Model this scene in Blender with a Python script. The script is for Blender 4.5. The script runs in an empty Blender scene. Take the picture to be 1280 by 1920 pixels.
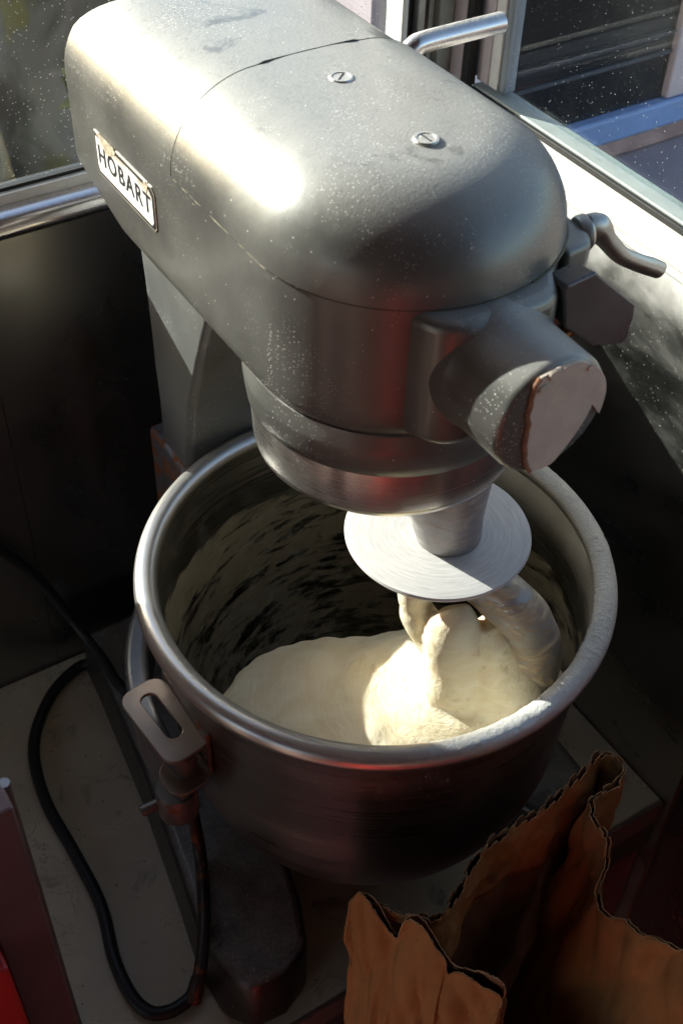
import bpy, bmesh, math, random
from mathutils import Vector, Matrix, noise
random.seed(7)
S = bpy.context.scene
C = S.collection
PI = math.pi
rad = math.radians

# ------------------------------------------------------------------ camera
cam_d = bpy.data.cameras.new("camera"); cam = bpy.data.objects.new("camera", cam_d); C.objects.link(cam)
RT = Vector((0.84704693, -0.53085784, 0.02648489)); UP = Vector((0.35715842, 0.60537643, 0.71130671)); FW = Vector((0.39363607, 0.59305086, -0.7023826))
m = Matrix.Identity(4)
for i in range(3):
    m[i][0] = RT[i]; m[i][1] = UP[i]; m[i][2] = -FW[i]
m.translation = Vector((-0.35615787, -0.48888735, 0.64956303))
cam.matrix_world = m
cam_d.sensor_fit = 'VERTICAL'; cam_d.sensor_height = 24.0; cam_d.lens = 2275.88 / 1920 * 24
cam_d.clip_start = 0.02; cam_d.clip_end = 500
cam_d.dof.use_dof = True; cam_d.dof.focus_distance = 0.86; cam_d.dof.aperture_fstop = 9.5
S.camera = cam

# ------------------------------------------------------------------ light
EL, AZ = rad(22.5), rad(28)
sun_dir = Vector((math.sin(AZ) * math.cos(EL), -math.cos(AZ) * math.cos(EL), -math.sin(EL)))   # travel direction
sd = bpy.data.lights.new("sun", 'SUN'); sd.energy = 5.0; sd.angle = rad(0.5); sd.color = (1.0, 0.97, 0.90)
so = bpy.data.objects.new("sun", sd); C.objects.link(so)
so.rotation_euler = (-sun_dir).to_track_quat('Z', 'Y').to_euler()
so.location = (-2, 4, 3)
W = bpy.data.worlds.new("World"); S.world = W; W.use_nodes = True
wn = W.node_tree; wn.nodes.clear()
sky = wn.nodes.new('ShaderNodeTexSky'); sky.sky_type = 'NISHITA'; sky.sun_disc = False
sky.dust_density = 1.5; sky.ozone_density = 0.4; sky.air_density = 0.9; sky.sun_elevation = EL; sky.sun_rotation = -AZ
bg = wn.nodes.new('ShaderNodeBackground'); bg.inputs[1].default_value = 0.15
wo = wn.nodes.new('ShaderNodeOutputWorld')
wn.links.new(sky.outputs[0], bg.inputs[0]); wn.links.new(bg.outputs[0], wo.inputs[0])
S.view_settings.view_transform = 'Standard'; S.view_settings.look = 'None'
S.view_settings.exposure = 1.45; S.view_settings.gamma = 1.0

# ------------------------------------------------------------------ node helpers
class NT:
    def __init__(s, name):
        s.m = bpy.data.materials.new(name); s.m.use_nodes = True
        s.t = s.m.node_tree; s.t.nodes.clear()
        s.out = s.t.nodes.new('ShaderNodeOutputMaterial')
        s.tc = s.t.nodes.new('ShaderNodeTexCoord'); s.geo = s.t.nodes.new('ShaderNodeNewGeometry')
    def L(s, a, b): s.t.links.new(a, b)
    def n(s, k, **kw):
        x = s.t.nodes.new(k)
        for a, b in kw.items(): setattr(x, a, b)
        return x
    def setin(s, sock, v):
        if isinstance(v, bpy.types.NodeSocket): s.L(v, sock)
        elif isinstance(v, (tuple, list)) and len(v) == 3 and sock.type == 'RGBA': sock.default_value = (*v, 1)
        else: sock.default_value = v
    def pos(s, scale=(1, 1, 1), rot=(0, 0, 0), loc=(0, 0, 0)):
        mp = s.n('ShaderNodeMapping'); s.L(s.geo.outputs['Position'], mp.inputs[0])
        mp.inputs['Scale'].default_value = scale; mp.inputs['Rotation'].default_value = rot; mp.inputs['Location'].default_value = loc
        return mp.outputs[0]
    def noise(s, scale, vec=None, detail=4, rough=.55, dist=0, out=0):
        x = s.n('ShaderNodeTexNoise'); s.L(vec or s.geo.outputs['Position'], x.inputs['Vector'])
        x.inputs['Scale'].default_value = scale; x.inputs['Detail'].default_value = detail
        x.inputs['Roughness'].default_value = rough; x.inputs['Distortion'].default_value = dist
        return x.outputs[out]
    def vor(s, scale, vec=None, rnd=1.0, feat='F1', out='Distance'):
        x = s.n('ShaderNodeTexVoronoi', feature=feat); s.L(vec or s.geo.outputs['Position'], x.inputs['Vector'])
        x.inputs['Scale'].default_value = scale; x.inputs['Randomness'].default_value = rnd
        return x.outputs[out]
    def ramp(s, v, a, b, lo=0., hi=1., smooth=True):
        x = s.n('ShaderNodeMapRange', interpolation_type='SMOOTHSTEP' if smooth else 'LINEAR')
        s.setin(x.inputs[0], v)
        for i, q in enumerate((a, b, lo, hi)): x.inputs[1 + i].default_value = q
        return x.outputs[0]
    def math(s, op, a, b=0.):
        x = s.n('ShaderNodeMath', operation=op); s.setin(x.inputs[0], a); s.setin(x.inputs[1], b); return x.outputs[0]
    def mix(s, f, a, b):
        x = s.n('ShaderNodeMix', data_type='RGBA'); s.setin(x.inputs[0], f); s.setin(x.inputs[6], a); s.setin(x.inputs[7], b); return x.outputs[2]
    def xyz(s, v=None):
        x = s.n('ShaderNodeSeparateXYZ'); s.L(v or s.geo.outputs['Position'], x.inputs[0]); return x.outputs
    def nrm(s): return s.xyz(s.geo.outputs['Normal'])
    def bump(s, h, strength=.3, dist=.001, prev=None):
        x = s.n('ShaderNodeBump'); s.setin(x.inputs['Height'], h)
        x.inputs['Strength'].default_value = strength; x.inputs['Distance'].default_value = dist
        if prev: s.L(prev, x.inputs['Normal'])
        return x.outputs[0]
    def bsdf(s, col, rough=.5, metal=0., normal=None, spec=.5, **kw):
        x = s.n('ShaderNodeBsdfPrincipled')
        s.setin(x.inputs['Base Color'], col); s.setin(x.inputs['Roughness'], rough); s.setin(x.inputs['Metallic'], metal)
        s.setin(x.inputs['Specular IOR Level'], spec)
        for a, b in kw.items(): s.setin(x.inputs[a.replace('_', ' ')], b)
        if normal: s.L(normal, x.inputs['Normal'])
        return x.outputs[0]
    def shmix(s, f, a, b):
        x = s.n('ShaderNodeMixShader'); s.setin(x.inputs[0], f); s.L(a, x.inputs[1]); s.L(b, x.inputs[2]); return x.outputs[0]
    def done(s, sh): s.L(sh, s.out.inputs[0]); return s.m

FLOUR = (.70, .68, .64)
def flour_mask(k, up_lo=.55, up_hi=1.0, cover=.75, speck=.4, sscale=900):
    """flour settled on up-facing surfaces plus single grains everywhere"""
    nz = k.nrm()[2]
    n1 = k.noise(45, detail=5, rough=.65); n2 = k.noise(420, detail=3, rough=.8)
    up = k.ramp(nz, up_lo, up_hi)
    body = k.math('MULTIPLY', up, k.ramp(k.math('ADD', k.math('MULTIPLY', n1, .45), k.math('MULTIPLY', n2, .55)), .34, .64, .30, cover))
    v = k.vor(sscale); cell = k.vor(sscale, out='Color')
    cr = k.xyz(cell)[0]
    grain = k.math('MULTIPLY', k.ramp(v, .15, .40, 1, 0), k.ramp(cr, 1 - speck * .45, 1 - speck * .45 + .06))
    grain = k.math('MULTIPLY', grain, k.ramp(k.noise(17, detail=3), .47, .62, .04, 1))
    v2 = k.vor(sscale * .36); c2 = k.xyz(k.vor(sscale * .36, out='Color'))[1]
    g2 = k.math('MULTIPLY', k.ramp(v2, .06, .2, 1, 0), k.ramp(c2, .91, .94))
    bare = k.ramp(k.noise(19, detail=5, rough=.6, dist=.6), .57, .66, 1, .30)
    body = k.math('MULTIPLY', body, bare)
    return k.math('MINIMUM', k.math('ADD', k.math('ADD', body, grain), g2), 1.0), n2

def mat_enamel(name='grey_enamel', base=(.150, .150, .140), rough=.40, metal=.50, cover=.7, speck=.35, coat=.35):
    k = NT(name)
    f, n2 = flour_mask(k, cover=cover, speck=speck)
    w = k.noise(14, detail=4)
    col = k.mix(k.ramp(w, .3, .7), tuple(c * .86 for c in base), tuple(c * 1.12 for c in base))
    chips = k.ramp(k.noise(120, detail=6, rough=.8), .74, .77)
    col = k.mix(chips, col, (.34, .33, .31))
    nb = k.bump(k.noise(260, detail=2), .10, .0006)
    nb = k.bump(k.noise(38, detail=2), .12, .002, nb)
    a = k.bsdf(col, k.ramp(w, .3, .7, rough - .05, rough + .07), metal, nb, Coat_Weight=coat, Coat_Roughness=.22)
    b = k.bsdf(FLOUR, .8, 0, k.bump(n2, .6, .0008), .25)
    return k.done(k.shmix(f, a, b))

def mat_steel(name, base=(.55, .545, .53), rough=.26, aniso_scale=(3, 3, 900), cover=.35, speck=.3, dirt=.3, up=(.6, 1.0), grain=.10, film=0.):
    k = NT(name)
    f, n2 = flour_mask(k, up[0], up[1], cover, speck)
    if film: f = k.math('MAXIMUM', f, k.ramp(n2, .3, .7, film * .5, film * 1.5))
    st = k.noise(1, k.pos(aniso_scale), 5, .6)
    st2 = k.noise(9, detail=5, rough=.6)
    col = k.mix(k.ramp(st, .3, .7), tuple(c * .88 for c in base), base)
    col = k.mix(k.math('MULTIPLY', k.ramp(st2, .45, .8), dirt), col, (.16, .14, .12))
    r = k.math('ADD', k.ramp(st, .3, .7, rough - .05, rough + .08), k.ramp(st2, .4, .75, 0, .14))
    a = k.bsdf(col, r, 1.0, k.bump(st, grain, .0004))
    b = k.bsdf(FLOUR, .85, 0, k.bump(n2, .8, .001), .2)
    return k.done(k.shmix(f, a, b))

def mat_plain(name, col, rough=.5, metal=0., var=.2, scale=20, bump=.15, spec=.5, flour=0.):
    k = NT(name)
    n = k.noise(scale, detail=6, rough=.6)
    c = k.mix(k.ramp(n, .3, .7), tuple(q * (1 - var) for q in col), tuple(min(1, q * (1 + var * .6)) for q in col))
    a = k.bsdf(c, k.ramp(n, .3, .7, max(.05, rough - .08), min(1, rough + .08)), metal, k.bump(k.noise(scale * 8, detail=3), bump, .0008), spec)
    if flour:
        f, n2 = flour_mask(k, .6, 1, flour, flour * .6)
        a = k.shmix(f, a, k.bsdf(FLOUR, .85, 0, None, .2))
    return k.done(a)

def mat_glass(name='dusty_glass', amt=0.):
    k = NT(name)
    lw = k.n('ShaderNodeLayerWeight'); lw.inputs['Blend'].default_value = .5
    sch = k.math('ADD', k.math('MULTIPLY', k.math('POWER', lw.outputs['Facing'], 5.0), .60), .035)
    tr = k.n('ShaderNodeBsdfTransparent'); tr.inputs[0].default_value = (.93, .96, .95, 1)
    gl = k.n('ShaderNodeBsdfGlossy'); gl.inputs['Roughness'].default_value = .02
    cl = k.shmix(sch, tr.outputs[0], gl.outputs[0])
    v = k.vor(430); c = k.xyz(k.vor(430, out='Color'))[0]
    dots = k.math('MULTIPLY', k.ramp(v, .14, .28, 1, 0), k.ramp(c, .66 + amt, .70 + amt))
    film = k.ramp(k.noise(7, detail=5, rough=.6),   .4, .8, .0, .012)
    di = k.n('ShaderNodeBsdfDiffuse'); di.inputs[0].default_value = (.8, .8, .78, 1)
    return k.done(k.shmix(k.math('MAXIMUM', dots, film), cl, di.outputs[0]))

def mat_bowl_inside():
    """brushed bowl wall with dried dough smeared round it"""
    k = NT('floured_bowl_steel')
    X, Y, Z = k.xyz()
    ang = k.math('ARCTAN2', Y, X)
    cb = k.n('ShaderNodeCombineXYZ'); k.L(k.math('MULTIPLY', ang, 3.2), cb.inputs[0]); k.L(k.math('ADD', k.math('MULTIPLY', Z, 78), k.math('MULTIPLY', ang, 2.4)), cb.inputs[1])
    n1 = k.noise(1.5, cb.outputs[0], 11, .76, .5); n0 = k.noise(.42, cb.outputs[0], 3, .5, .8)
    n1 = k.math('ADD', k.math('MULTIPLY', n1, .60), k.math('MULTIPLY', n0, .40))
    n2 = k.noise(300, detail=3, rough=.8)
    up_edge = k.ramp(Z, -.085, -.025, -.02, .22)
    thr = k.math('SUBTRACT', k.math('ADD', n1, k.math('MULTIPLY', n2, .05)), up_edge)
    res = k.math('MULTIPLY', k.ramp(thr, .495, .555), .78)
    # fresh flour band under the right rim
    fl = k.math('MULTIPLY', k.ramp(Z, -.048, -.004), k.ramp(k.math('ADD', X, k.math('MULTIPLY', k.noise(30, detail=5, rough=.7), .10)), .12, .22))
    film = k.math('MULTIPLY', k.ramp(k.noise(60, detail=6, rough=.7), .45, .75), .14)
    fl = k.math('MINIMUM', k.math('ADD', fl, film), .92)
    r = k.noise(1, k.pos((4, 4, 700)), 4)
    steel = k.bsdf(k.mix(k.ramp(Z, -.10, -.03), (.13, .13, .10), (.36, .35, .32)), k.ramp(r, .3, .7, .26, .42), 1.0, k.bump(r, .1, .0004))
    dough = k.bsdf((.30, .26, .185), .62, 0, k.bump(n1, .8, .002), .4)
    flour = k.bsdf((.62, .59, .54), .85, 0, k.bump(n2, 1., .0015), .2)
    return k.done(k.shmix(fl, k.shmix(res, steel, dough), flour))

def mat_rim():
    k = NT('floured_rim_steel')
    X, Y, Z = k.xyz(); nz = k.nrm()[2]
    n1 = k.noise(60, detail=6, rough=.75); n2 = k.noise(700, detail=3, rough=.8)
    side = k.ramp(k.math('SUBTRACT', k.math('MULTIPLY', X, .75), k.math('MULTIPLY', Y, .35)), -.02, .12, .12, 1.0)
    inward = k.ramp(nz, -.25, .75)
    f = k.math('MULTIPLY', k.math('MULTIPLY', side, inward), k.ramp(k.math('ADD', k.math('MULTIPLY', n1, .6), k.math('MULTIPLY', n2, .4)), .33, .47, .45, 1))
    v = k.vor(1500); c = k.xyz(k.vor(1500, out='Color'))[0]
    g = k.math('MULTIPLY', k.math('MULTIPLY', k.ramp(v, .15, .35, 1, 0), k.ramp(c, .62, .7)), inward)
    f = k.math('MINIMUM', k.math('ADD', f, g), 1)
    a = k.bsdf((.60, .565, .53), .32, 1., k.bump(n2, .10, .0004))
    b = k.bsdf(FLOUR, .9, 0, k.bump(k.math('ADD', n1, k.math('MULTIPLY', n2, .5)), .9, .0025), .2)
    return k.done(k.shmix(f, a, b))

def mat_dough():
    k = NT('bread_dough')
    sw = k.noise(1, k.pos((26, 26, 90)), 5, .6, 1.2)
    X, Y, Z = k.xyz(); dx = k.math('SUBTRACT', X, .014); dy = k.math('ADD', Y, .08)
    rr = k.math('SQRT', k.math('ADD', k.math('MULTIPLY', dx, dx), k.math('MULTIPLY', dy, dy)))
    cb = k.n('ShaderNodeCombineXYZ'); k.L(k.math('MULTIPLY', rr, 130), cb.inputs[0]); k.L(k.math('MULTIPLY', k.math('ARCTAN2', dy, dx), 2.2), cb.inputs[1]); k.L(k.math('MULTIPLY', Z, 60), cb.inputs[2])
    strand = k.noise(.9, cb.outputs[0], 7, .68, .6)
    fine = k.noise(160, detail=4, rough=.6)
    c = k.mix(k.ramp(sw, .35, .7), (.80, .69, .48), (.86, .78, .60))
    c = k.mix(k.math('MULTIPLY', k.ramp(strand, .56, .70), k.ramp(rr, .095, .05, 0, .55)), c, (.50, .36, .19))
    pit = k.ramp(k.vor(150), .02, .16); nb = k.bump(sw, .35, .004); nb = k.bump(strand, .45, .004, nb); nb = k.bump(fine, .25, .0015, nb); nb = k.bump(pit, .12, .001, nb)
    a = k.bsdf(c, .50, 0, nb, .35, Subsurface_Weight=.15, Subsurface_Scale=.01)
    return k.done(a)

def mat_counter():
    k = NT('stained_cream_laminate')
    n = k.noise(11, detail=7, rough=.62); st = k.noise(26, k.pos((1, 1, 1), loc=(3, 1, 0)), 5, .65, .8)
    ring = k.ramp(k.math('ABSOLUTE', k.math('SUBTRACT', st, .52)), 0, .012, .7, 0)
    c = k.mix(k.ramp(n, .35, .7), (.50, .45, .32), (.62, .57, .42))
    c = k.mix(k.math('MULTIPLY', k.ramp(st, .56, .70), .6), c, (.15, .135, .10))
    c = k.mix(k.math('MULTIPLY', ring, k.ramp(n, .45, .6)), c, (.13, .11, .08))
    d = k.vor(160); dc = k.xyz(k.vor(160, out='Color'))[0]
    c = k.mix(k.math('MULTIPLY', k.ramp(d, .08, .2, .8, 0), k.ramp(dc, .9, .93)), c, (.06, .05, .04))
    return k.done(k.bsdf(c, k.ramp(n, .3, .7, .38, .6), 0, k.bump(st, .1, .001), .4))

def mat_kraft(name, col):
    k = NT(name)
    n = k.noise(30, detail=6, rough=.65); fib = k.noise(1, k.pos((260, 260, 60)), 4, .6)
    cr = k.vor(38, k.pos((1, 1, .6)), 1, 'DISTANCE_TO_EDGE')
    c = k.mix(k.ramp(n, .3, .7), tuple(q * .82 for q in col), col)
    c = k.mix(k.math('MULTIPLY', k.ramp(fib, .5, .7), .25), c, tuple(min(1, q * 1.35) for q in col))
    nb = k.bump(k.noise(70, detail=7, rough=.7), .22, .002); nb = k.bump(fib, .15, .0005, nb)
    return k.done(k.bsdf(c, .78, 0, nb, .25))

def mat_rust(name='rusty_steel', base=(.17, .155, .145), th=.54):
    k = NT(name)
    n = k.noise(60, detail=7, rough=.7)
    rm = k.ramp(n, th, th + .08)
    a = k.bsdf(k.mix(k.ramp(k.noise(12), .3, .7), tuple(q * .8 for q in base), base), .45, .6, k.bump(n, .2, .001))
    b = k.bsdf((.20, .075, .03), .85, 0, k.bump(n, .8, .002), .2)
    return k.done(k.shmix(rm, a, b))

def mat_label():
    k = NT('worn_white_nameplate')
    n = k.noise(190, detail=6, rough=.7); X, Y, Z = k.xyz()
    wear = k.math('MULTIPLY', k.ramp(Z, .256, .266), k.ramp(k.noise(55, detail=4), .42, .56))
    wear = k.math('MINIMUM', k.math('ADD', wear, k.ramp(n, .70, .74)), 1)
    return k.done(k.bsdf(k.mix(wear, (.80, .80, .79), (.42, .35, .25)), .4, 0, k.bump(n, .1, .0003)))

M = {}
M['enamel'] = mat_enamel(cover=.32, speck=.52)
M['enamel_shaded'] = mat_enamel('grey_enamel_shaded', (.030, .029, .027), .42, .35, .12, .12)  # dark copy of the enamel, deep shade around the base put into its colour
M['enamel_col'] = mat_enamel('grey_enamel_column', (.155, .16, .155), .4, .25, .5, .25)
M['ring'] = mat_steel('turned_steel', (.80, .77, .74), .20, (1, 1, 1500), .4, .95, .0, grain=.0, film=.04)
M['bolt'] = mat_steel('worn_plated_steel', (.42, .41, .39), .32, (300, 300, 300), .5, .2, .5)
M['panel'] = mat_plain('brushed_wall_steel', (.27, .265, .25), .30, .95, .06, 7, .0)
k = NT('floury_glare_wall_steel')
X, Y, Z = k.xyz()
h = k.ramp(Z, -.05, .20)
v = k.vor(470); c = k.xyz(k.vor(470, out='Color'))[0]
gr = k.math('MULTIPLY', k.ramp(v, .16, .34, 1, 0), k.ramp(k.math('ADD', c, k.math('MULTIPLY', h, .35)), .70, .78))
wipe = k.noise(1, k.pos((14, 9, 22), rot=(.6, 0, 0)), 6, .62, .3)
film = k.math('MULTIPLY', k.ramp(wipe, .42, .80), k.ramp(Z, .0, .17, .03, .26))
top = k.ramp(k.math('ADD', Z, k.math('MULTIPLY', k.noise(22, detail=4), .05)), .135, .185)  # whitens the steel towards the sill, sun glare put into the colour
fm = k.math('MINIMUM', k.math('ADD', k.math('ADD', gr, film), top), 1)
st = k.noise(1, k.pos((700, 12, 40)), 5)
M['panel_right'] = k.done(k.shmix(fm, k.bsdf((.40, .40, .375), k.ramp(wipe, .3, .7, .24, .42), 1, k.bump(st, .03, .0003)), k.bsdf((.62, .61, .58), .8, 0, None, .3)))
M['sillroll'] = mat_steel('polished_sill_steel', (.72, .69, .70), .20, (4, 600, 600), .0, .05, .0, grain=.04)
M['white'] = mat_plain('white_window_paint', (.74, .72, .68), .45, 0, .10, 40, .25, .4)
M['pink'] = mat_plain('pinkish_frame_paint', (.60, .50, .50), .5, 0, .08, 30, .1)
M['alu'] = mat_plain('aluminium_frame', (.45, .45, .42), .4, .8, .2, 40, .1)
M['gasket'] = mat_plain('black_rubber_gasket', (.015, .015, .014), .7, 0, .3, 60, .3)
M['rubber'] = mat_plain('black_cord_rubber', (.012, .012, .012), .5, 0, .4, 40, .1)
M['glass'] = mat_glass(); M['glass_left'] = mat_glass('smudged_glass', .16)
M['bowl_in'] = mat_bowl_inside(); M['rim'] = mat_rim()
M['bowl_out'] = mat_steel('scuffed_bowl_steel', (.34, .31, .30), .30, (3, 3, 900), .1, .22, .25, grain=0.0)
M['dough'] = mat_dough()
M['counter'] = mat_counter()
M['kraft'] = mat_kraft('brown_kraft_paper', (.35, .155, .052)); M['kraft_shaded'] = mat_kraft('shaded_kraft_paper', (.19, .090, .042))  # second kraft is darker: shade inside the sack put into its colour
M['paper_edge'] = mat_plain('torn_paper_fibre', (.55, .36, .20), .9, 0, .3, 300, .3, .2); M['rust'] = mat_rust(); M['rust_dark'] = mat_rust('rusted_dark_rod', (.05, .04, .035))
M['label'] = mat_label(); M['black'] = mat_plain('black_print', (.02, .018, .02), .5, 0, .2, 90, .1)
M['card'] = mat_plain('tan_paper_patch', (.52, .44, .37), .8, 0, .10, 60, .25, .2)
M['cardedge'] = mat_plain('torn_patch_edge', (.26, .13, .08), .85, 0, .3, 200, .4, .2)
M['knob'] = mat_plain('dark_grey_knob', (.115, .10, .095), .33, .3, .15, 25, .05, .5, 0.)
M['brass'] = mat_plain('brass_thread', (.28, .14, .07), .35, .9, .3, 80, .2)
M['red'] = mat_plain('red_gloss_paint', (.42, .012, .010), .35, 0, .15, 12, .08)
M['brownsteel'] = mat_plain('brownish_steel_panel', (.19, .125, .12), .4, .6, .15, 14, .1)
M['int_wall'] = mat_plain('interior_wall_paint', (.26, .19, .155), .7, 0, .15, 5, .1)
M['ceiling'] = mat_plain('ceiling_paint', (.42, .40, .38), .8, 0, .1, 4, .1)
M['ext_dark'] = mat_plain('dark_tinted_glass', (.012, .012, .012), .12, 0, .3, 3, .02)
M['blue'] = mat_plain('blue_painted_rail', (.22, .33, .58), .45, 0, .12, 12, .05)
M['salmon'] = mat_plain('weathered_salmon_rail', (.40, .26, .23), .6, 0, .25, 14, .1)
M['mauve'] = mat_plain('mauve_grey_board', (.30, .265, .29), .7, 0, .10, 6, .1)
M['asphalt'] = mat_plain('brick_red_paving', (.36, .25, .19), .9, 0, .4, 25, .6)
M['leaf'] = mat_plain('yellow_green_leaf', (.13, .16, .035), .6, 0, .5, 60, .1)
k = NT('mottled_dark_tarpaulin')
n = k.noise(5.5, detail=3, rough=.5, dist=1.2); n2 = k.noise(11, k.pos((1, 1, .5)), 3)
M['tarp'] = k.done(k.bsdf(k.mix(k.ramp(n2, .56, .66), k.mix(k.ramp(n, .40, .60), (.022, .030, .024), (.12, .14, .13)), (.10, .11, .03)), .6))
M['grime'] = mat_plain('grimy_joint', (.05, .045, .035), .7, 0, .3, 60, .2)
k = NT('floury_agitator_metal')
X, Y, Z = k.xyz()
dx = k.math('SUBTRACT', X, .027); dy = k.math('ADD', Y, .033)
rr = k.math('SQRT', k.math('ADD', k.math('MULTIPLY', dx, dx), k.math('MULTIPLY', dy, dy)))
aa = k.math('ARCTAN2', dy, dx)
cb = k.n('ShaderNodeCombineXYZ'); k.L(k.math('MULTIPLY', rr, 420), cb.inputs[0]); k.L(k.math('MULTIPLY', aa, 1.4), cb.inputs[1])
n = k.noise(1.6, cb.outputs[0], 5, .65, .3)
M['dirtyplate'] = k.done(k.bsdf(k.mix(k.ramp(n, .3, .7), (.52, .50, .49), (.68, .655, .64)), .55, .1, k.bump(n, .22, .0007), .4))
M['dough_coat'] = None
k = NT('dough_smeared_metal')
n = k.noise(1, k.pos((22, 22, 60), rot=(0, .5, .3)), 6, .65, 1.6)
fm = k.ramp(n, .46, .56)
M['dough_coat'] = k.done(k.shmix(fm, k.bsdf((.42, .40, .39), .38, .55, k.bump(n, .5, .003)), k.bsdf(k.mix(k.ramp(n, .5, .7), (.42, .30, .20), (.66, .58, .44)), .5, 0, k.bump(n, .6, .003))))
k = NT('floury_spindle_metal')
n = k.noise(1, k.pos((50, 50, 120), rot=(.4, .3, 0)), 6, .7, .8)
M['spindle'] = k.done(k.shmix(k.ramp(n, .45, .65, .1, .75), k.bsdf((.25, .24, .24), .4, .6, k.bump(n, .3, .001)), k.bsdf((.50, .47, .44), .8, 0, k.bump(n, .6, .0015))))

# ------------------------------------------------------------------ mesh helpers
def link(name, verts, faces, mat, parent=None, smooth=True, angle=35, bevel=0, seg=2, sub=0, solid=0, loc=None):
    me = bpy.data.meshes.new(name); me.from_pydata([tuple(v) for v in verts], [], faces); me.validate(); me.update()
    bm = bmesh.new(); bm.from_mesh(me); bmesh.ops.recalc_face_normals(bm, faces=bm.faces); bm.to_mesh(me); bm.free()
    return fin(name, me, mat, parent, smooth, angle, bevel, seg, sub, solid)
def fin(name, me, mat, parent=None, smooth=True, angle=35, bevel=0, seg=2, sub=0, solid=0):
    for mm in (mat if isinstance(mat, list) else [mat]): me.materials.append(mm)
    if smooth:
        me.shade_smooth()
        if not sub: me.set_sharp_from_angle(angle=rad(angle))
    o = bpy.data.objects.new(name, me); C.objects.link(o)
    if parent: o.parent = parent; o.matrix_parent_inverse = parent.matrix_basis.inverted()
    if solid:
        d = o.modifiers.new('solid', 'SOLIDIFY'); d.thickness = solid; d.offset = 0
    if bevel:
        d = o.modifiers.new('bevel', 'BEVEL'); d.width = bevel; d.segments = seg; d.limit_method = 'ANGLE'; d.angle_limit = rad(30); d.harden_normals = False
    if sub:
        d = o.modifiers.new('sub', 'SUBSURF'); d.levels = sub; d.render_levels = sub
    return o
def thing(name, label, cat, loc=(0, 0, 0), group=None):
    o = bpy.data.objects.new(name, None); C.objects.link(o); o.location = loc; o.empty_display_size = .05
    bpy.context.view_layer.update()
    o['label'] = label; o['category'] = cat
    if group: o['group'] = group
    return o
def tag(o, label, cat, group=None):
    o['label'] = label; o['category'] = cat
    if group: o['group'] = group
    return o
def box(x0, x1, y0, y1, z0, z1):
    v = [(x, y, z) for z in (z0, z1) for y in (y0, y1) for x in (x0, x1)]
    return v, [(0, 2, 3, 1), (4, 5, 7, 6), (0, 1, 5, 4), (2, 6, 7, 3), (0, 4, 6, 2), (1, 3, 7, 5)]
def bx(name, b, mat, parent=None, bevel=0, **kw):
    v, f = box(*b); return link(name, v, f, mat, parent, bevel=bevel, **kw)
def struct(o): o['kind'] = 'structure'; return o
def lathe(prof, c=(0, 0), n=96, a0=0, a1=2 * PI, close=None, axis='z', org=(0, 0, 0)):
    full = abs(a1 - a0 - 2 * PI) < 1e-6; m_ = n if full else n + 1
    V = []
    for r, z in prof:
        for i in range(m_):
            a = a0 + (a1 - a0) * i / n
            V.append((c[0] + r * math.cos(a), c[1] + r * math.sin(a), z))
    F = []
    for j in range(len(prof) - 1):
        for i in range(n):
            i2 = (i + 1) % m_ if full else i + 1
            F.append((j * m_ + i, j * m_ + i2, (j + 1) * m_ + i2, (j + 1) * m_ + i))
    if close in ('end', 'both') and full: F.append(tuple((len(prof) - 1) * m_ + i for i in range(m_)))
    if close in ('start', 'both') and full: F.append(tuple(reversed(range(m_))))
    return V, F
def orient(V, org, z_axis, x_axis=None):
    z = Vector(z_axis).normalized(); x = Vector(x_axis or ((0, 0, 1) if abs(z.z) < .9 else (1, 0, 0)))
    x = (x - z * x.dot(z)).normalized(); y = z.cross(x); o = Vector(org)
    return [o + x * v[0] + y * v[1] + z * v[2] for v in V]
def spline(P, n=8):
    P = [Vector(p) for p in P]; Q = [P[0] * 2 - P[1]] + P + [P[-1] * 2 - P[-2]]; out = []
    for i in range(1, len(Q) - 2):
        for t in range(n):
            t /= n; a, b, c, d = Q[i - 1:i + 3]
            out.append(.5 * ((2 * b) + (c - a) * t + (2 * a - 5 * b + 4 * c - d) * t * t + (3 * b - a - 3 * c + d) * t ** 3))
    out.append(P[-1]); return out
def tube(P, R, n=16, squash=None):
    """R: number or list per point"""
    P = [Vector(p) for p in P]; m_ = len(P)
    if not isinstance(R, (list, tuple)): R = [R] * m_
    V = []; prev = None
    for i, p in enumerate(P):
        t = (P[min(i + 1, m_ - 1)] - P[max(i - 1, 0)]).normalized()
        if prev is None: prev = Vector((0, 0, 1)) if abs(t.z) < .9 else Vector((1, 0, 0))
        u = (prev - t * prev.dot(t)).normalized(); w = t.cross(u); prev = u
        s = squash or 1
        for a in range(n):
            an = 2 * PI * a / n; V.append(p + u * (R[i] * math.cos(an)) + w * (R[i] * s * math.sin(an)))
    F = [(i * n + a, i * n + (a + 1) % n, (i + 1) * n + (a + 1) % n, (i + 1) * n + a) for i in range(m_ - 1) for a in range(n)]
    F += [tuple(reversed(range(n))), tuple((m_ - 1) * n + a for a in range(n))]
    return V, F
def interp(rs, P, n):   # radii spread over a spline
    k_ = len(rs) - 1; N = len(P) - 1; out = []
    for i in range(N + 1):
        t = i / N * k_; a = min(int(t), k_ - 1); out.append(rs[a] + (rs[a + 1] - rs[a]) * (t - a))
    return out
def prism(poly, z0, z1):
    n = len(poly); V = [(x, y, z0) for x, y in poly] + [(x, y, z1) for x, y in poly]
    return V, [tuple(reversed(range(n))), tuple(range(n, 2 * n))] + [(i, (i + 1) % n, n + (i + 1) % n, n + i) for i in range(n)]

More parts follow.
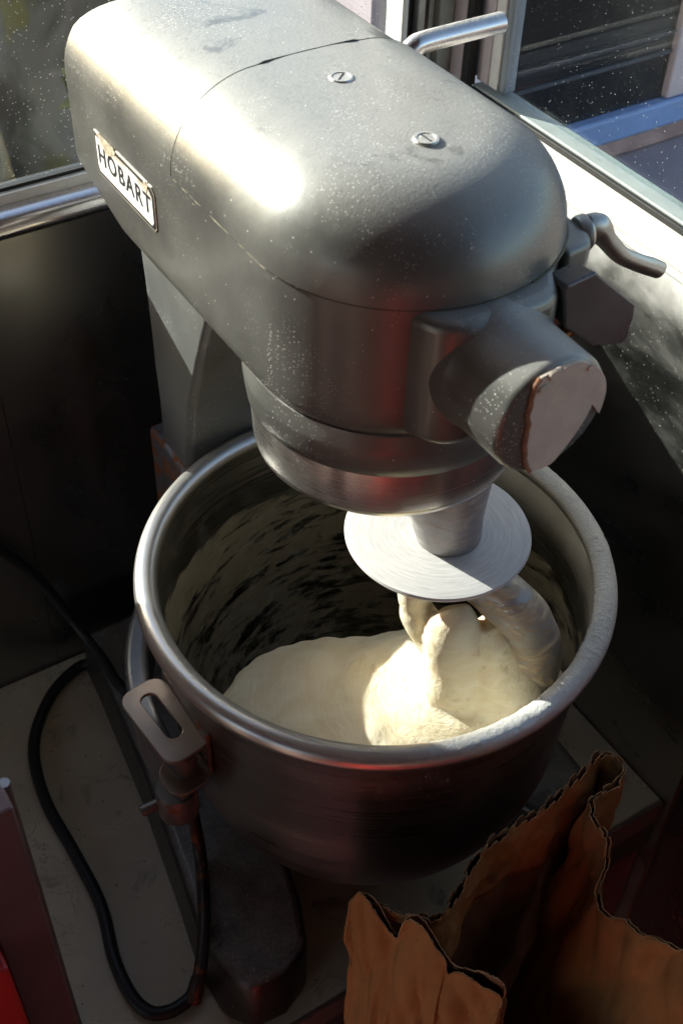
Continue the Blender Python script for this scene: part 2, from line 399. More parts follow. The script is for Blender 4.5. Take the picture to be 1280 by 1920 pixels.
# ================================================================== SETTING
WX, WY, CZ, FZ = .2615, .319, -.35, -1.25
struct(bx('ground', (-60, 60, -60, 60, FZ - .3, FZ - .12), M['asphalt']))
struct(bx('floor', (-1.6, .262, -1.9, .32, FZ - .05, FZ), mat_plain('vinyl_floor', (.22, .15, .12), .5, 0, .2, 6, .1)))
struct(bx('ceiling', (-1.6, .40, -1.9, .40, 1.35, 1.40), M['ceiling']))
struct(bx('wall_left', (-1.65, -1.6, -.10, .36, FZ, 1.35), M['int_wall']))
struct(bx('wall_left_rear', (-1.65, -1.6, -1.9, -.90, FZ, 1.35), M['int_wall']))
struct(bx('wall_left_head', (-1.65, -1.6, -.8999, -.1001, .60, 1.35), M['int_wall']))  # gap below it is out of view, added to let fill light in
struct(bx('wall_behind_camera', (-1.6, .262, -1.95, -1.9, FZ, 1.40), M['int_wall']))
# back wall (y = WY), with window openings
struct(bx('wall_back_lower', (-.165, .2612, WY + .002, WY + .03, FZ, .140), M['int_wall']))
struct(bx('wall_back_side', (-1.6, -.323, WY + .0, WY + .03, FZ, 1.35), M['int_wall']))
struct(bx('wall_back_low_opening', (-.323, -.1652, WY + .001, WY + .03, FZ, .060), M['int_wall']))  # unseen opening above it, shaped to let sun onto rim and dough
struct(bx('wall_back_head', (-.323, .29, WY + .001, WY + .03, .95, 1.35), M['int_wall']))
# right wall
struct(bx('wall_right_lower', (WX + .002, WX + .03, -1.9, WY, FZ, .155), M['int_wall']))
struct(bx('wall_right_head', (WX + .001, WX + .03, -1.9, WY, .95, 1.35), M['int_wall']))
struct(bx('wall_right_front', (WX + .001, WX + .03, -1.9, -.75, .155, .95), M['int_wall']))

# steel splash panels
tag(bx('steel_wall_panel', (-.1640, WX - .001, WY - .0015, WY + .0005, CZ + .001, .146), M['panel']), 'dark brushed steel panel behind the mixer, below the left window', 'wall panel')
p_ = bx('steel_wall_panel', (WX - .0015, WX + .001, -.1425, WY - .003, FZ + .002, .1595), M['panel_right'])
tag(bx('steel_wall_panel', (-.322, -.1645, WY - .0015, WY + .0005, CZ + .001, .060), M['panel']), 'dark steel panel at the left edge of the picture above the counter', 'wall panel')
tag(p_, 'sunlit flour-specked steel panel on the wall right of the mixer', 'wall panel')
tag(bx('steel_wall_panel', (WX - .0015, WX + .001, -.90, -.1435, FZ + .002, .1585), M['panel']), 'dark steel panel in the lower right corner beside the paper bag', 'wall panel')
tag(bx('panel_seam_strip', (WX - .0035, WX - .0018, -.1445, -.1418, -.60, .10), mat_plain('rusty_seam', (.13, .055, .03), .6, .3, .3, 60, .2)), 'thin rusty vertical seam strip between the two right wall panels', 'trim strip')

# left (back) window
w1 = thing('window', 'left window behind the mixer looking out on dark green surroundings', 'window', (0, WY, .18))
v, f = [], []
# rounded steel sill roll, extruded along x
def extr_x(prof, x0, x1):
    n = len(prof); V = [(x0, y, z) for y, z in prof] + [(x1, y, z) for y, z in prof]
    return V, [tuple(range(n)), tuple(reversed(range(n, 2 * n)))] + [(i, (i + 1) % n, n + (i + 1) % n, n + i) for i in range(n)]
def extr_y(prof, y0, y1):
    n = len(prof); V = [(x, y0, z) for x, z in prof] + [(x, y1, z) for x, z in prof]
    return V, [tuple(range(n)), tuple(reversed(range(n, 2 * n)))] + [(i, (i + 1) % n, n + (i + 1) % n, n + i) for i in range(n)]
roll = [(WY - .002, .1462)] + [(WY - .006 - .011 * math.sin(a), .158 + .010 * -math.cos(a)) for a in [PI * i / 10 for i in range(11)]] + [(WY + .003, .1685), (WY + .003, .1462)]
v, f = extr_x(roll, -.164, .244); link('sill', v, f, M['sillroll'], w1, angle=40)
bx('bottom_rail', (-.164, .2175, WY + .0035, WY + .017, .162, .1765), M['white'], w1, bevel=.001)
bx('gasket', (-.164, .2175, WY + .008, WY + .0165, .1768, .1795), M['gasket'], w1)
bx('pane', (-.320, .2175, WY + .011, WY + .014, .180, .95), M['glass_left'], w1)
bx('low_pane', (-.320, -.1660, WY + .0105, WY + .0135, .0605, .1798), M['glass'], w1)  # glazes the unseen low opening added for the sun
bx('jamb', (.2178, .2235, WY - .006, WY + .018, .1765, .949), M['white'], w1, bevel=.001)
# corner post made of several upright profiles
cp = thing('corner_post', 'upright metal corner post between the two windows behind the mixer', 'post', (.245, WY, .2))
for i, (a, b, d, mt) in enumerate([(.2240, .2300, .004, 'gasket'), (.2303, .2375, -.004, 'alu'), (.2378, .2420, .006, 'salmon'), (.2423, .2480, -.002, 'alu')]):
    bx('upright', (a, b, WY + d - .006, WY + .019, .170, .949), M[mt], cp, bevel=.0008)
bx('upright', (.2485, WX + .016, .3035, WY + .02, .170, .9495), mat_plain('grey_green_frame', (.36, .37, .34), .5, .2, .15, 20, .1), cp, bevel=.001)

# right window
w2 = thing('window', 'right window with floury glass and sunlit white sill', 'window', (WX, 0, .19))
prof = [(WX + .030, .1600), (WX + .030, .1835), (WX + .0015, .1830), (WX - .0080, .1795), (WX - .0100, .1765), (WX - .0105, .1690), (WX - .0065, .1660), (WX - .0060, .1610), (WX + .0015, .1602)]
v, f = extr_y(prof, -.749, .3032); link('sill', v, f, M['white'], w2, angle=25, bevel=.0008)
bx('sill_lip', (WX - .0072, WX - .0045, -.748, .3030, .1585, .1612), M['white'], w2, bevel=.0006)
bx('gasket', (WX + .0045, WX + .0085, -.748, .2870, .1835, .1885), M['gasket'], w2, bevel=.0005)
bx('gasket', (WX + .0020, WX + .0110, .2795, .2870, .1890, .949), M['gasket'], w2)
bx('bottom_rail', (WX + .0090, WX + .0290, -.749, .2790, .1838, .1900), mat_plain('green_grey_rail', (.34, .38, .36), .5, .1, .1, 30, .1), w2, bevel=.0008)
bx('jamb', (WX + .0120, WX + .0290, .2640, .2790, .1935, .949), M['pink'], w2, bevel=.0008)
bx('jamb', (WX + .0125, WX + .0285, .2520, .2637, .1935, .949), M['white'], w2, bevel=.0008)
bx('stile', (WX + .0140, WX + .0260, .2440, .2517, .1935, .949), mat_plain('blue_grey_stile', (.33, .37, .42), .35, .4, .1, 30, .05), w2, bevel=.0015)
bx('jamb', (WX + .0010, WX + .0160, .2873, .3030, .1838, .949), M['pink'], w2, bevel=.0008)
bx('pane', (WX + .0180, WX + .0210, -.748, .2438, .1935, .9495), M['glass'], w2)

# counter
struct(bx('counter', (-.60, WX - .002, -.13, WY - .003, CZ - .03, CZ), M['counter'], bevel=.002))
ft = bx('counter_edge_trim', (-.60, WX - .003, -.1345, -.1302, CZ - .031, CZ + .0005), mat_plain('worn_brown_edge', (.20, .13, .11), .45, .3, .3, 30, .2), bevel=.001)
tag(ft, 'brown metal edge strip along the front of the counter', 'edge trim')
ct = thing('counter_cabinet', 'dark red cabinet front below the counter, behind the paper bag', 'cabinet', (0, -.128, FZ))
bx('front', (-.60, WX - .004, -.128, -.110, FZ + .001, CZ - .032), mat_plain('maroon_paint', (.12, .006, .006), .4, 0, .2, 12, .08), ct)
bx('rail', (-.60, WX - .0045, -.1325, -.1285, CZ - .080, CZ - .033), mat_plain('dark_rail', (.06, .045, .04), .5, .3, .2, 20, .1), ct)
# left side upright panel with rolled edge, red cabinet beside it
sp = thing('side_partition', 'brownish metal upright at the lower left edge of the counter', 'partition', (-.325, -.13, FZ))
bx('face', (-.3385, -.3125, -.160, -.132, FZ + .001, .157), M['brownsteel'], sp, bevel=.001)
v, f = tube([(-.3115, -.1455, z) for z in (FZ + .002, -.6, -.3, 0, .157)], .0028, 12); link('rolled_edge', v, f, mat_steel('edge_steel', (.35, .34, .36), .35, (9, 9, 9), 0, .1, .4), sp)
tag(bx('red_cabinet', (-.62, -.3393, -.175, -.140, FZ + .001, .05), M['red'], bevel=.002), 'bright red painted cabinet in the lower left corner', 'cabinet')
tag(bx('red_cabinet', (-1.2, .0, -1.88, -1.45, FZ + .001, -.20), M['red'], bevel=.004), 'added red cabinet behind the camera, out of the picture, for red reflections', 'cabinet')  # unseen, added to give the mixer's steel red reflections

# ---------------------------------------------------------------- exterior
ex = thing('neighbouring_stall', 'dark glazed stall outside the right window with blue rail', 'stall', (.95, .76, FZ))
bx('dark_window', (.55, 1.030, .752, .775, -.200, .60), M['ext_dark'], ex)
bx('wall', (.50, 3.0, .776, .90, FZ - .12, 1.2), M['mauve'], ex)
bx('post', (1.0305, 1.10, .740, .775, -.1985, .90), M['pink'], ex, bevel=.003)
bx('rail', (.50, 3.0, .735, .7755, -.2430, -.2005), M['blue'], ex, bevel=.005)
bx('lower_rail', (.50, 3.0, .742, .7750, -.2750, -.2435), M['salmon'], ex, bevel=.004)
bx('ledge', (.50, 3.0, .40, .7745, -.45, -.2755), M['mauve'], ex, bevel=.003)
bx('glazing_bar', (.55, 1.029, .748, .7515, -.128, -.122), mat_plain('dull_bar', (.08, .09, .11), .4, .4, .2, 20, .1), ex)
bx('glazing_bar', (.55, 1.029, .748, .7515, -.096, -.093), M['ext_dark'], ex)
bx('fascia', (.55, 1.029, .735, .7512, .030, .060), mat_plain('grey_fascia', (.3, .3, .3), .5, 0, .1, 9, .1), ex)
# view through the left window: dark yard, tarpaulin, leaves
yd = bx('yard_wall', (-2.0, .52, 1.6, 1.75, FZ - .12, .10), mat_plain('dark_mossy_wall', (.045, .055, .045), .8, 0, .6, 4, .5))
tag(yd, 'dark mossy yard wall outside the left window', 'wall')
V, F = [], []
nx, nz = 40, 26
for j in range(nz + 1):
    for i in range(nx + 1):
        x = .02 + .32 * i / nx; z = -.55 + .62 * j / nz
        V.append((x, 1.30 + .02 * math.sin(i * .35) + .06 * noise.noise(Vector((x * 9, z * 5, 1))), z + .03 * noise.noise(Vector((x * 7, 3, 0)))))
for j in range(nz):
    for i in range(nx): F.append((j * (nx + 1) + i, j * (nx + 1) + i + 1, (j + 1) * (nx + 1) + i + 1, (j + 1) * (nx + 1) + i))
tag(link('tarpaulin', V, F, M['tarp'], solid=.003), 'blurred blue-grey tarpaulin hanging outside the left window', 'tarpaulin')
def bush(cx, cy, cz, R, n, label):
    V, F = [], []
    for i in range(n):
        d = Vector((random.gauss(0, 1), random.gauss(0, 1), random.gauss(0, 1))).normalized() * R * random.random() ** .4
        p = Vector((cx, cy, cz)) + Vector((d.x, d.y * .6, d.z * 1.1))
        u = Vector((random.gauss(0, 1), random.gauss(0, 1), random.gauss(0, 1))).normalized(); w = u.orthogonal().normalized()
        l = .022 * random.uniform(.6, 1.3); b = len(V)
        V += [p - u * l, p + w * l * .45, p + u * l, p - w * l * .45]; F.append((b, b + 1, b + 2, b + 3))
    t = thing('shrub', label, 'shrub', (cx, cy, FZ - .12))
    link('leaves', V, F, M['leaf'], t, smooth=False)['kind'] = 'stuff'
    v, f = tube([(cx, cy, FZ - .12), (cx + .01, cy, cz - R * .5), (cx, cy, cz)], [.012, .008, .003], 8); link('stem', v, f, M['rust_dark'], t)
bush(.30, 1.15, -.17, .075, 420, 'yellow-green shrub seen through the left window beside the mixer head')
bush(.085, 1.15, -.36, .06, 300, 'small green shrub at the lower left corner of the left window')

# ================================================================== MIXER
mx = thing('stand_mixer', 'old grey enamelled planetary stand mixer dusted with flour', 'mixer', (0, .1, CZ))
HW, YB, CR = .092, .268, .014     # half width, back y, back corner radius
def outline(d, n=48, nb=10, ns=16, hw=HW, yb=YB):
    """plan outline of the head, inset by d, counter-clockwise, fixed vertex count"""
    w = hw - d; b = yb - d; c = max(CR - d, .004); c = min(c, w)
    P = []
    for i in range(ns): P.append((w, (b - c) * (i / ns)))                        # right side, front to back
    for i in range(nb): a = PI / 2 * i / nb; P.append((w - c + c * math.cos(a), b - c + c * math.sin(a)))
    for i in range(4): P.append((w - c - 2 * (w - c) * i / 4, b))
    for i in range(nb): a = PI / 2 + PI / 2 * i / nb; P.append((-w + c + c * math.cos(a), b - c + c * math.sin(a)))
    for i in range(ns): P.append((-w, (b - c) * (1 - i / ns)))
    for i in range(n): a = PI + PI * i / n; P.append((w * math.cos(a), w * math.sin(a)))
    return P
def head(levels, grow=0., cap=True, under=False):
    V, F = [], []
    for z, d in levels:
        for (x, y) in outline(d - grow): V.append([x, y, z + grow * (1 if z > .30 else 0)])
    n = len(V) // len(levels)
    for j in range(len(levels) - 1):
        for i in range(n): F.append((j * n + i, j * n + (i + 1) % n, (j + 1) * n + (i + 1) % n, (j + 1) * n + i))
    if cap: F.append(tuple((len(levels) - 1) * n + i for i in range(n)))
    if under: F.append(tuple(reversed(range(n))))
    for v in V:                                       # belly rises towards the back
        if v[2] < .26 and v[1] > .19: v[2] += (v[1] - .19) * .33 * min(1, (.26 - v[2]) / .06)
    return V, F
dome = [(.290 + .0535 * math.sin(t), .058 * (1 - math.cos(t))) for t in [PI / 2 * i / 14 for i in range(1, 15)]]
low = [(.2, .020), (.2, .010), (.2008, .0062), (.2035, .0028), (.2075, .0009), (.213, 0)] + [(.213 + (.290 - .213) * i / 6, 0) for i in range(1, 7)]
V, F = head(low + dome + [(.3445, .070), (.3450, .082)], under=True)
body = link('housing', V, F, M['enamel'], mx, angle=50)
# front cover: proud shell cut off at y = .099
V, F = head([(.2905, .0022), (.2905, .0), (.2912, .0)] + dome + [(.3445, .070), (.3450, .082)], grow=.0012)
me = bpy.data.meshes.new('front_cover'); me.from_pydata([tuple(v) for v in V], [], F)
bm = bmesh.new(); bm.from_mesh(me); bmesh.ops.recalc_face_normals(bm, faces=bm.faces)
r = bmesh.ops.bisect_plane(bm, geom=bm.verts[:] + bm.edges[:] + bm.faces[:], plane_co=(0, .0985, 0), plane_no=(0, 1, 0), clear_outer=True)
ed = [e for e in r['geom_cut'] if isinstance(e, bmesh.types.BMEdge)]
ex_ = bmesh.ops.extrude_edge_only(bm, edges=ed)
for e in [g for g in ex_['geom'] if isinstance(g, bmesh.types.BMVert)]:
    e.co.z -= .004 if e.co.z > .33 else 0; e.co.x *= .97; e.co.y += .0002
bm.to_mesh(me); bm.free(); fin('front_cover', me, M['enamel'], mx, angle=50)
# dark joint under and behind the cover
V, F = head([(.2893, -.0003), (.2893, -.0006), (.2903, -.0006), (.2903, -.0003)], cap=False)
V2 = [v for v in V]
me = bpy.data.meshes.new('joint'); me.from_pydata([tuple(v) for v in V], [], F)
bm = bmesh.new(); bm.from_mesh(me); bmesh.ops.bisect_plane(bm, geom=bm.verts[:] + bm.edges[:] + bm.faces[:], plane_co=(0, .099, 0), plane_no=(0, 1, 0), clear_outer=True)
bm.to_mesh(me); bm.free(); fin('joint', me, M['grime'], mx)

ap = []
for z, d in [(.2905, 0)] + dome: ap.append((-(HW - d + .0006), .0992, z + .0006))
ap += [(-.030, .0992, .3453), (0, .0992, .3456), (.030, .0992, .3453)] + [(-x, y, z) for x, y, z in reversed(ap)]
V, F = tube(ap, .00085, 8); link('joint', V, F, M['grime'], mx)

jp = [((HW + .0008) * math.cos(a), (HW + .0008) * math.sin(a), .2888) for a in [rad(285 + 80 * i / 30) for i in range(31)]]
V, F = tube(jp, [.0006 + .0014 * math.sin(PI * i / 30) * (.8 + .4 * random.random()) for i in range(31)], 8); link('joint', V, F, mat_plain('olive_grime', (.07, .06, .03), .6, 0, .4, 90, .4), mx)

tan = mat_plain('chipped_filler', (.42, .36, .26), .7, 0, .4, 300, .3)
for y0, y1, r_ in ((.098, .060, .0006), (.052, .030, .0008), (.022, -.010, .0006), (-.018, -.034, .0005)):
    P = []
    for i in range(15):
        y = y0 + (y1 - y0) * i / 14; x = -(HW + .0003) if y > 0 else -math.sqrt((HW + .0003) ** 2 - y * y); P.append((x, y, .2896 + .0002 * noise.noise(Vector((y * 400, 0, 0)))))
    V, F = tube(P, [r_ * (.5 + .9 * abs(noise.noise(Vector((p[1] * 300, 2, 0))))) for p in P], 6); link('seam_chip', V, F, tan, mx)
# planetary neck, skirt and turned ring
prof = [(.070, .2030), (.0885, .2010), (.0893, .1985), (.0898, .1955), (.0912, .1915), (.0915, .1880), (.0905, .1780), (.0895, .1712), (.0885, .1705), (.0870, .1705)]
v, f = lathe(prof, n=128); link('neck_skirt', v, f, M['enamel'], mx, angle=50)
V, F = lathe([(.0860, .1715), (.0872, .1712), (.0870, .1560), (.0862, .1400), (.0852, .1350), (.0840, .1338), (.03, .1338)], n=128, close='end'); link('planetary_ring', V, F, M['ring'], mx, angle=40)

# hub block and attachment hub on the nose
poly = [(-.047, -.060), (-.046, -.082), (-.041, -.093), (-.034, -.1015), (-.024, -.105), (.024, -.105), (.034, -.1015), (.043, -.090), (.052, -.072), (.056, -.055)]
V, F = prism(poly, .206, .2885); link('hub_block', V, F, M['enamel'], mx, bevel=.007, seg=4, angle=60)
hubprof = [(.0, -.05), (.0405, -.05), (.0405, .0), (.0398, .0030), (.0388, .007), (.0380, .014), (.0375, .050), (.0362, .054), (.034, .0555), (0, .0555)]
hubprof = [(a * .955, b * .86 if b > 0 else b) for a, b in hubprof]
V, F = lathe(hubprof[1:-1], n=64, close='both'); V = orient(V, (-.0025, -.1005, .2505), (0, -1, 0)); link('attachment_hub', V, F, M['enamel'], mx, angle=50)
# tan paper patch on the hub face
random.seed(3)
pts = []
N = 60
for i in range(N):
    a = 2 * PI * i / N; rr_ = .0336 + .0012 * noise.noise(Vector((math.cos(a) * 3, math.sin(a) * 3, 2)))
    x, z = rr_ * math.cos(a), rr_ * math.sin(a)
    if x < -.010: x = -.010 - (-.010 - x) * .30 + .0016 * noise.noise(Vector((z * 160, 1, 0))) - .004 * max(0, z) / .03
    if z < -.012 and x > .004: k_ = (x - .004) / .03; z += k_ * .014 + .001 * noise.noise(Vector((x * 300, 0, 5))); x -= k_ * .006
    pts.append((x, z))
V = [(x, -.1479, .2505 + z) for x, z in pts] + [(x, -.1497, .2505 + z) for x, z in pts]
F = [tuple(range(N)), tuple(reversed(range(N, 2 * N)))] + [(i, (i + 1) % N, N + (i + 1) % N, N + i) for i in range(N)]
pp = link('paper_patch', [(a - .0025, b, c) for a, b, c in V], F, M['card'], mx, bevel=.0004)
pp['label'] = 'torn tan paper patch covering the hub face'
for fx, fz, fr, fs in ((-.006, .0335, .0042, 1), (.001, .0345, .0030, 4), (-.0125, .0270, .0034, 7), (.020, .0285, .0026, 9)):
    pl = [(fx * .93 - .0025 + fr * (1 + .35 * noise.noise(Vector((math.cos(2 * PI * i / 11) * 2, math.sin(2 * PI * i / 11) * 2, fs)))) * math.cos(2 * PI * i / 11), fz * .93 + fr * .7 * math.sin(2 * PI * i / 11)) for i in range(11)]
    V = [(x, -.1495, .2505 + z) for x, z in pl] + [(x, -.1508, .2500 + z) for x, z in pl]
    link('paper_flake', V, [tuple(range(11)), tuple(reversed(range(11, 22)))] + [(i, (i + 1) % 11, 11 + (i + 1) % 11, 11 + i) for i in range(11)], M['card'], pp, smooth=False)
E_ = [p for p in pts if p[0] < -.008]; E_.sort(key=lambda p: p[1])
v, f = tube(spline([(x - .0029, -.1493, .2505 + z) for x, z in E_], 2), .0013, 8); link('torn_edge', v, f, M['cardedge'], pp)

# thumb knob (five-sided) with thread
kp = [(.0557, .2923), (.0929, .2587), (.0936, .2500), (.0922, .2360), (.0890, .2330), (.0665, .2395), (.0405, .2619), (.0346, .2880), (.0365, .2905)]
V = [(x, -.1015, z) for x, z in kp]; c0 = Vector((.064, -.1015, .262))
n = len(kp); Vb = [tuple(c0 + (Vector(p) - c0) * .90 + Vector((.0, .016, 0))) for p in V]
Vf = [tuple(c0 + (Vector(p) - c0) * .97 + Vector((0, -.0015, 0))) for p in V]
AV = Vb + V + Vf; F = [tuple(range(n)), tuple(reversed(range(2 * n, 3 * n)))] + [(j * n + i, j * n + (i + 1) % n, (j + 1) * n + (i + 1) % n, (j + 1) * n + i) for j in range(2) for i in range(n)]
kn = link('thumb_knob', AV, F, M['knob'], mx, bevel=.0012, seg=3, angle=25)
V, F = tube([(.040, -.094, .245), (.062, -.094, .258)], .0052, 14); link('thread', V, F, M['brass'], kn)
# gear shift: boss, collar, curved lever
V, F = prism([(.060, -.030), (.083, -.030), (.0865, -.040), (.0870, -.062), (.0800, -.073), (.060, -.075)], .215, .2875); link('lever_boss', V, F, M['enamel'], mx, bevel=.004, seg=3)
V, F = lathe([(.0095, 0), (.0105, .002), (.0105, .006), (.009, .008)], n=28, close='both'); V = orient(V, (.0845, -.055, .281), (1, -.25, .05)); link('lever_collar', V, F, M['bolt'], mx)
lp = spline([(.089, -.056, .2845), (.097, -.058, .2830), (.1045, -.060, .2740), (.116, -.062, .2615), (.129, -.063, .2530), (.141, -.0635, .2462), (.1525, -.064, .2395)], 6)
V, F = tube(lp, interp([.0085, .0090, .0062, .0056, .0058, .0062, .0058], lp, 6), 14, squash=.75); link('gear_lever', V, F, M['bolt'], mx, sub=1)
# slotted cover screws
for (x, y) in ((-.003, .0600), (-.002, -.0215)):
    V, F = lathe([(.0072, .3430), (.0072, .3462), (.0066, .3470), (.0052, .3470), (.0048, .3466), (.001, .3466)], c=(x, y), n=24, close='end')
    sc = link('cover_screw', V, F, M['bolt'], mx)
    a = random.random() * 3; c_, s_ = math.cos(a), math.sin(a)
    V, F = box(-.0046, .0046, -.0005, .0005, .3462, .3468); V = [(x + c_ * p[0] - s_ * p[1], y + s_ * p[0] + c_ * p[1], p[2]) for p in V]
    link('slot', V, F, M['black'], sc)
# bent steel side handle
hp = spline([(.082, .168, .250), (.105, .169, .2700), (.1195, .170, .2880), (.1255, .170, .2935), (.133, .170, .2955), (.160, .170, .2960), (.2010, .170, .2960)], 5)
V, F = tube(hp, .0074, 20); link('side_handle', V, F, mat_steel('rod_steel', (.60, .56, .56), .25, (60, 60, 60), .6, .7, .2), mx)

# nameplate
npl = [(.2165, .2405), (.2165, .2675), (.1315, .2675), (.1275, .2640), (.1275, .2400), (.1300, .2372), (.2145, .2372)]
def plate(name, poly, x0, x1, mat, par):
    n = len(poly); V = [(x0, y, z) for y, z in poly] + [(x1, y, z) for y, z in poly]
    return link(name, V, [tuple(range(n)), tuple(reversed(range(n, 2 * n)))] + [(i, (i + 1) % n, n + (i + 1) % n, n + i) for i in range(n)], mat, par, smooth=False)
def inset(poly, d):
    cy = sum(p[0] for p in poly) / len(poly); cz = sum(p[1] for p in poly) / len(poly)
    return [(y + (d if y < cy else -d), z + (d if z < cz else -d)) for y, z in poly]
nm = plate('nameplate', npl, -.0916, -.0927, mat_plain('tarnished_plate_edge', (.55, .50, .40), .4, .3, .3, 90, .1), mx)
plate('border', inset(npl, .0008), -.0920, -.0929, M['black'], nm)
plate('plate_face', inset(npl, .0030), -.0922, -.0931, M['label'], nm)
ch = [(.2115, .2668), (.2060, .2655), (.2035, .2615), (.1995, .2600), (.1965, .2575), (.1915, .2590), (.1880, .2625), (.1840, .2640), (.1815, .2668), (.1850, .2685), (.2080, .2685)]
plate('torn_spot', ch, -.0925, -.09335, mat_plain('dried_glue', (.50, .43, .32), .8, 0, .35, 240, .6, .2), nm)
ch = [(.1415, .2668), (.1395, .2635), (.1375, .2600), (.1360, .2640), (.1345, .2668), (.1380, .2682)]
plate('torn_spot', ch, -.0925, -.09335, bpy.data.materials['dried_glue'], nm)
cu = bpy.data.curves.new('lettering', 'FONT'); cu.body = 'HOBART'; cu.size = .0185; cu.space_character = 1.22; cu.offset = .00028; cu.extrude = .0001; cu.align_x = 'CENTER'; cu.align_y = 'CENTER'
to = bpy.data.objects.new('tmp', cu); C.objects.link(to); bpy.context.view_layer.update()
me = bpy.data.meshes.new_from_object(to.evaluated_get(bpy.context.evaluated_depsgraph_get())); bpy.data.objects.remove(to)
me.materials.clear()
for vv in me.vertices:
    x, y, z = vv.co; vv.co = Vector((-.09325 - z, .172 - x * .94, .2530 + y * .98))
o = fin('lettering', me, M['black'], nm, smooth=False)

# column
def col_ring(z, hw, y0, y1, c):
    P = [(-hw + c, y0), (hw - c, y0), (hw, y0 + c), (hw, y1 - .03), (hw - .022, y1), (-hw + .022, y1), (-hw, y1 - .03), (-hw, y0 + c)]
    return [(x, y, z) for x, y in P]
lv = [(.215, .070, .085, .250), (.190, .068, .103, .250), (.165, .067, .116, .250), (.140, .066, .128, .250), (.115, .0655, .139, .250), (.090, .065, .149, .250), (.060, .065, .160, .250), (.030, .064, .168, .250), (.012, .064, .174, .250), (-.06, .064, .187, .252), (-.29, .066, .190, .255)]
V = []; F = []
for z, hw, y0, y1 in lv: V += col_ring(z, hw, y0, y1, .005)
for j in range(len(lv) - 1):
    for i in range(8): F.append((j * 8 + i, j * 8 + (i + 1) % 8, (j + 1) * 8 + (i + 1) % 8, (j + 1) * 8 + i))
F += [tuple(range(8)), tuple(range((len(lv) - 1) * 8, len(lv) * 8))]
link('column', V, F, M['enamel_col'], mx, angle=30, bevel=.0015)
# yoke root block at the column, rusty top
bx('yoke_slide', (-.0675, .0675, .180, .243, -.20, -.016), mat_rust('rusty_slide', (.20, .21, .23), .47), mx, bevel=.005, seg=3)
# bowl yoke: a flat band bent round the bowl with arms reaching forward
def band(a0, a1, r0, r1, z0, z1, n=64):
    V, F = [], []
    for i in range(n + 1):
        a = a0 + (a1 - a0) * i / n; c_, s_ = math.cos(a), math.sin(a)
        V += [(r0 * c_, r0 * s_, z0), (r1 * c_, r1 * s_, z0), (r1 * c_, r1 * s_, z1), (r0 * c_, r0 * s_, z1)]
    for i in range(n):
        for j in range(4): F.append((i * 4 + j, i * 4 + (j + 1) % 4, (i + 1) * 4 + (j + 1) % 4, (i + 1) * 4 + j))
    F += [(0, 1, 2, 3), (n * 4 + 3, n * 4 + 2, n * 4 + 1, n * 4)]
    return V, F
V, F = band(rad(-12), rad(192), .172, .190, -.135, -.084); link('bowl_yoke', V, F, mat_plain('dark_yoke_enamel', (.13, .13, .135), .35, .4, .2, 30, .1), mx, bevel=.005, seg=3, angle=45)
# lift rod from yoke lug to base, left
V, F = lathe([(.0150, -.026), (.0155, -.024), (.0155, .0), (.0145, .002)], n=32, close='both'); V = orient(V, (-.1830, -.026, -.113), (0, 0, 1)); lg = link('yoke_lug', V, F, M['rust'], mx, angle=40)
V, F = tube([(-.1820, -.022, -.128), (-.2090, -.022, -.126), (-.2105, -.022, -.126)], [.0042, .0042, .0036], 12); link('lug_pin', V, F, M['rust'], lg)
rp = spline([(-.172, -.012, -.140), (-.1560, .020, -.210), (-.1568, .0075, -.278), (-.1761, -.0372, -.278), (-.1939, -.0688, -.278), (-.2080, -.0880, -.284), (-.2150, -.0930, -.300)], 6)
V, F = tube(rp, .0055, 12); link('lift_rod', V, F, M['rust_dark'], mx)
# base: wide foot block with two forward legs
def leg_side(s):
    P = [(-.146, .300), (-.150, .250), (-.165, .120), (-.183, .010), (-.196, -.060), (-.194, -.100), (-.178, -.122), (-.150, -.124), (-.122, -.112), (-.105, -.070), (-.085, .020), (-.070, .110), (-.040, .150)]
    return [(x * s, y) for x, y in P]
L_ = leg_side(1); R_ = list(reversed(leg_side(-1)))
poly = L_ + R_
def taper(poly, z0, z1, k0, k1):
    n = len(poly); cx, cy = 0, .10
    V = [(x * k0, cy + (y - cy) * k0, z0) for x, y in poly] + [(x * k1, cy + (y - cy) * k1, z1) for x, y in poly]
    return V, [tuple(reversed(range(n))), tuple(range(n, 2 * n))] + [(i, (i + 1) % n, n + (i + 1) % n, n + i) for i in range(n)]
V, F = taper(poly, CZ + .001, -.292, 1.0, .955); link('base', V, F, M['enamel_shaded'], mx, bevel=.008, seg=4, angle=50)

# ================================================================== BOWL
bo = thing('mixing_bowl', 'large steel mixing bowl with flour-caked rim holding dough', 'bowl', (0, 0, -.29))
R0, R1, ZB, D = .1640, .1575, -.12, .290
def bowlprof(off, n=44):
    P = []
    for i in range(n + 1):
        z = -.004 - (D - .004) * i / n
        z = -.004 - (D - .004) * (1 - math.cos(PI / 2 * i / n)) if i < 0 else z
        if z > ZB: r = R0 + (R1 - R0) * (z / ZB)
        else: r = R1 * max(0, 1 - ((ZB - z) / (D + ZB)) ** 2.3) ** (1 / 2.3)
        P.append((r, z))
    # refine the bottom by angle
    P = [p for p in P if p[1] > -.22]
    for t in [i / 16 for i in range(17)]:
        a = PI / 2 * t; rr0 = P[-1][0] if t == 0 else rr0
    z0 = -.22; rz = lambda z: R1 * max(0, 1 - ((ZB - z) / (D + ZB)) ** 2.3) ** (1 / 2.3)
    for i in range(1, 17): z = z0 - (D - .22) * math.sin(PI / 2 * i / 16); P.append((max(.002, rz(z)), z))
    return [(max(.001, r - off), z + off) for r, z in P]
V, F = lathe(bowlprof(0), n=160); link('outer_wall', V, F, M['bowl_out'], bo, angle=60)
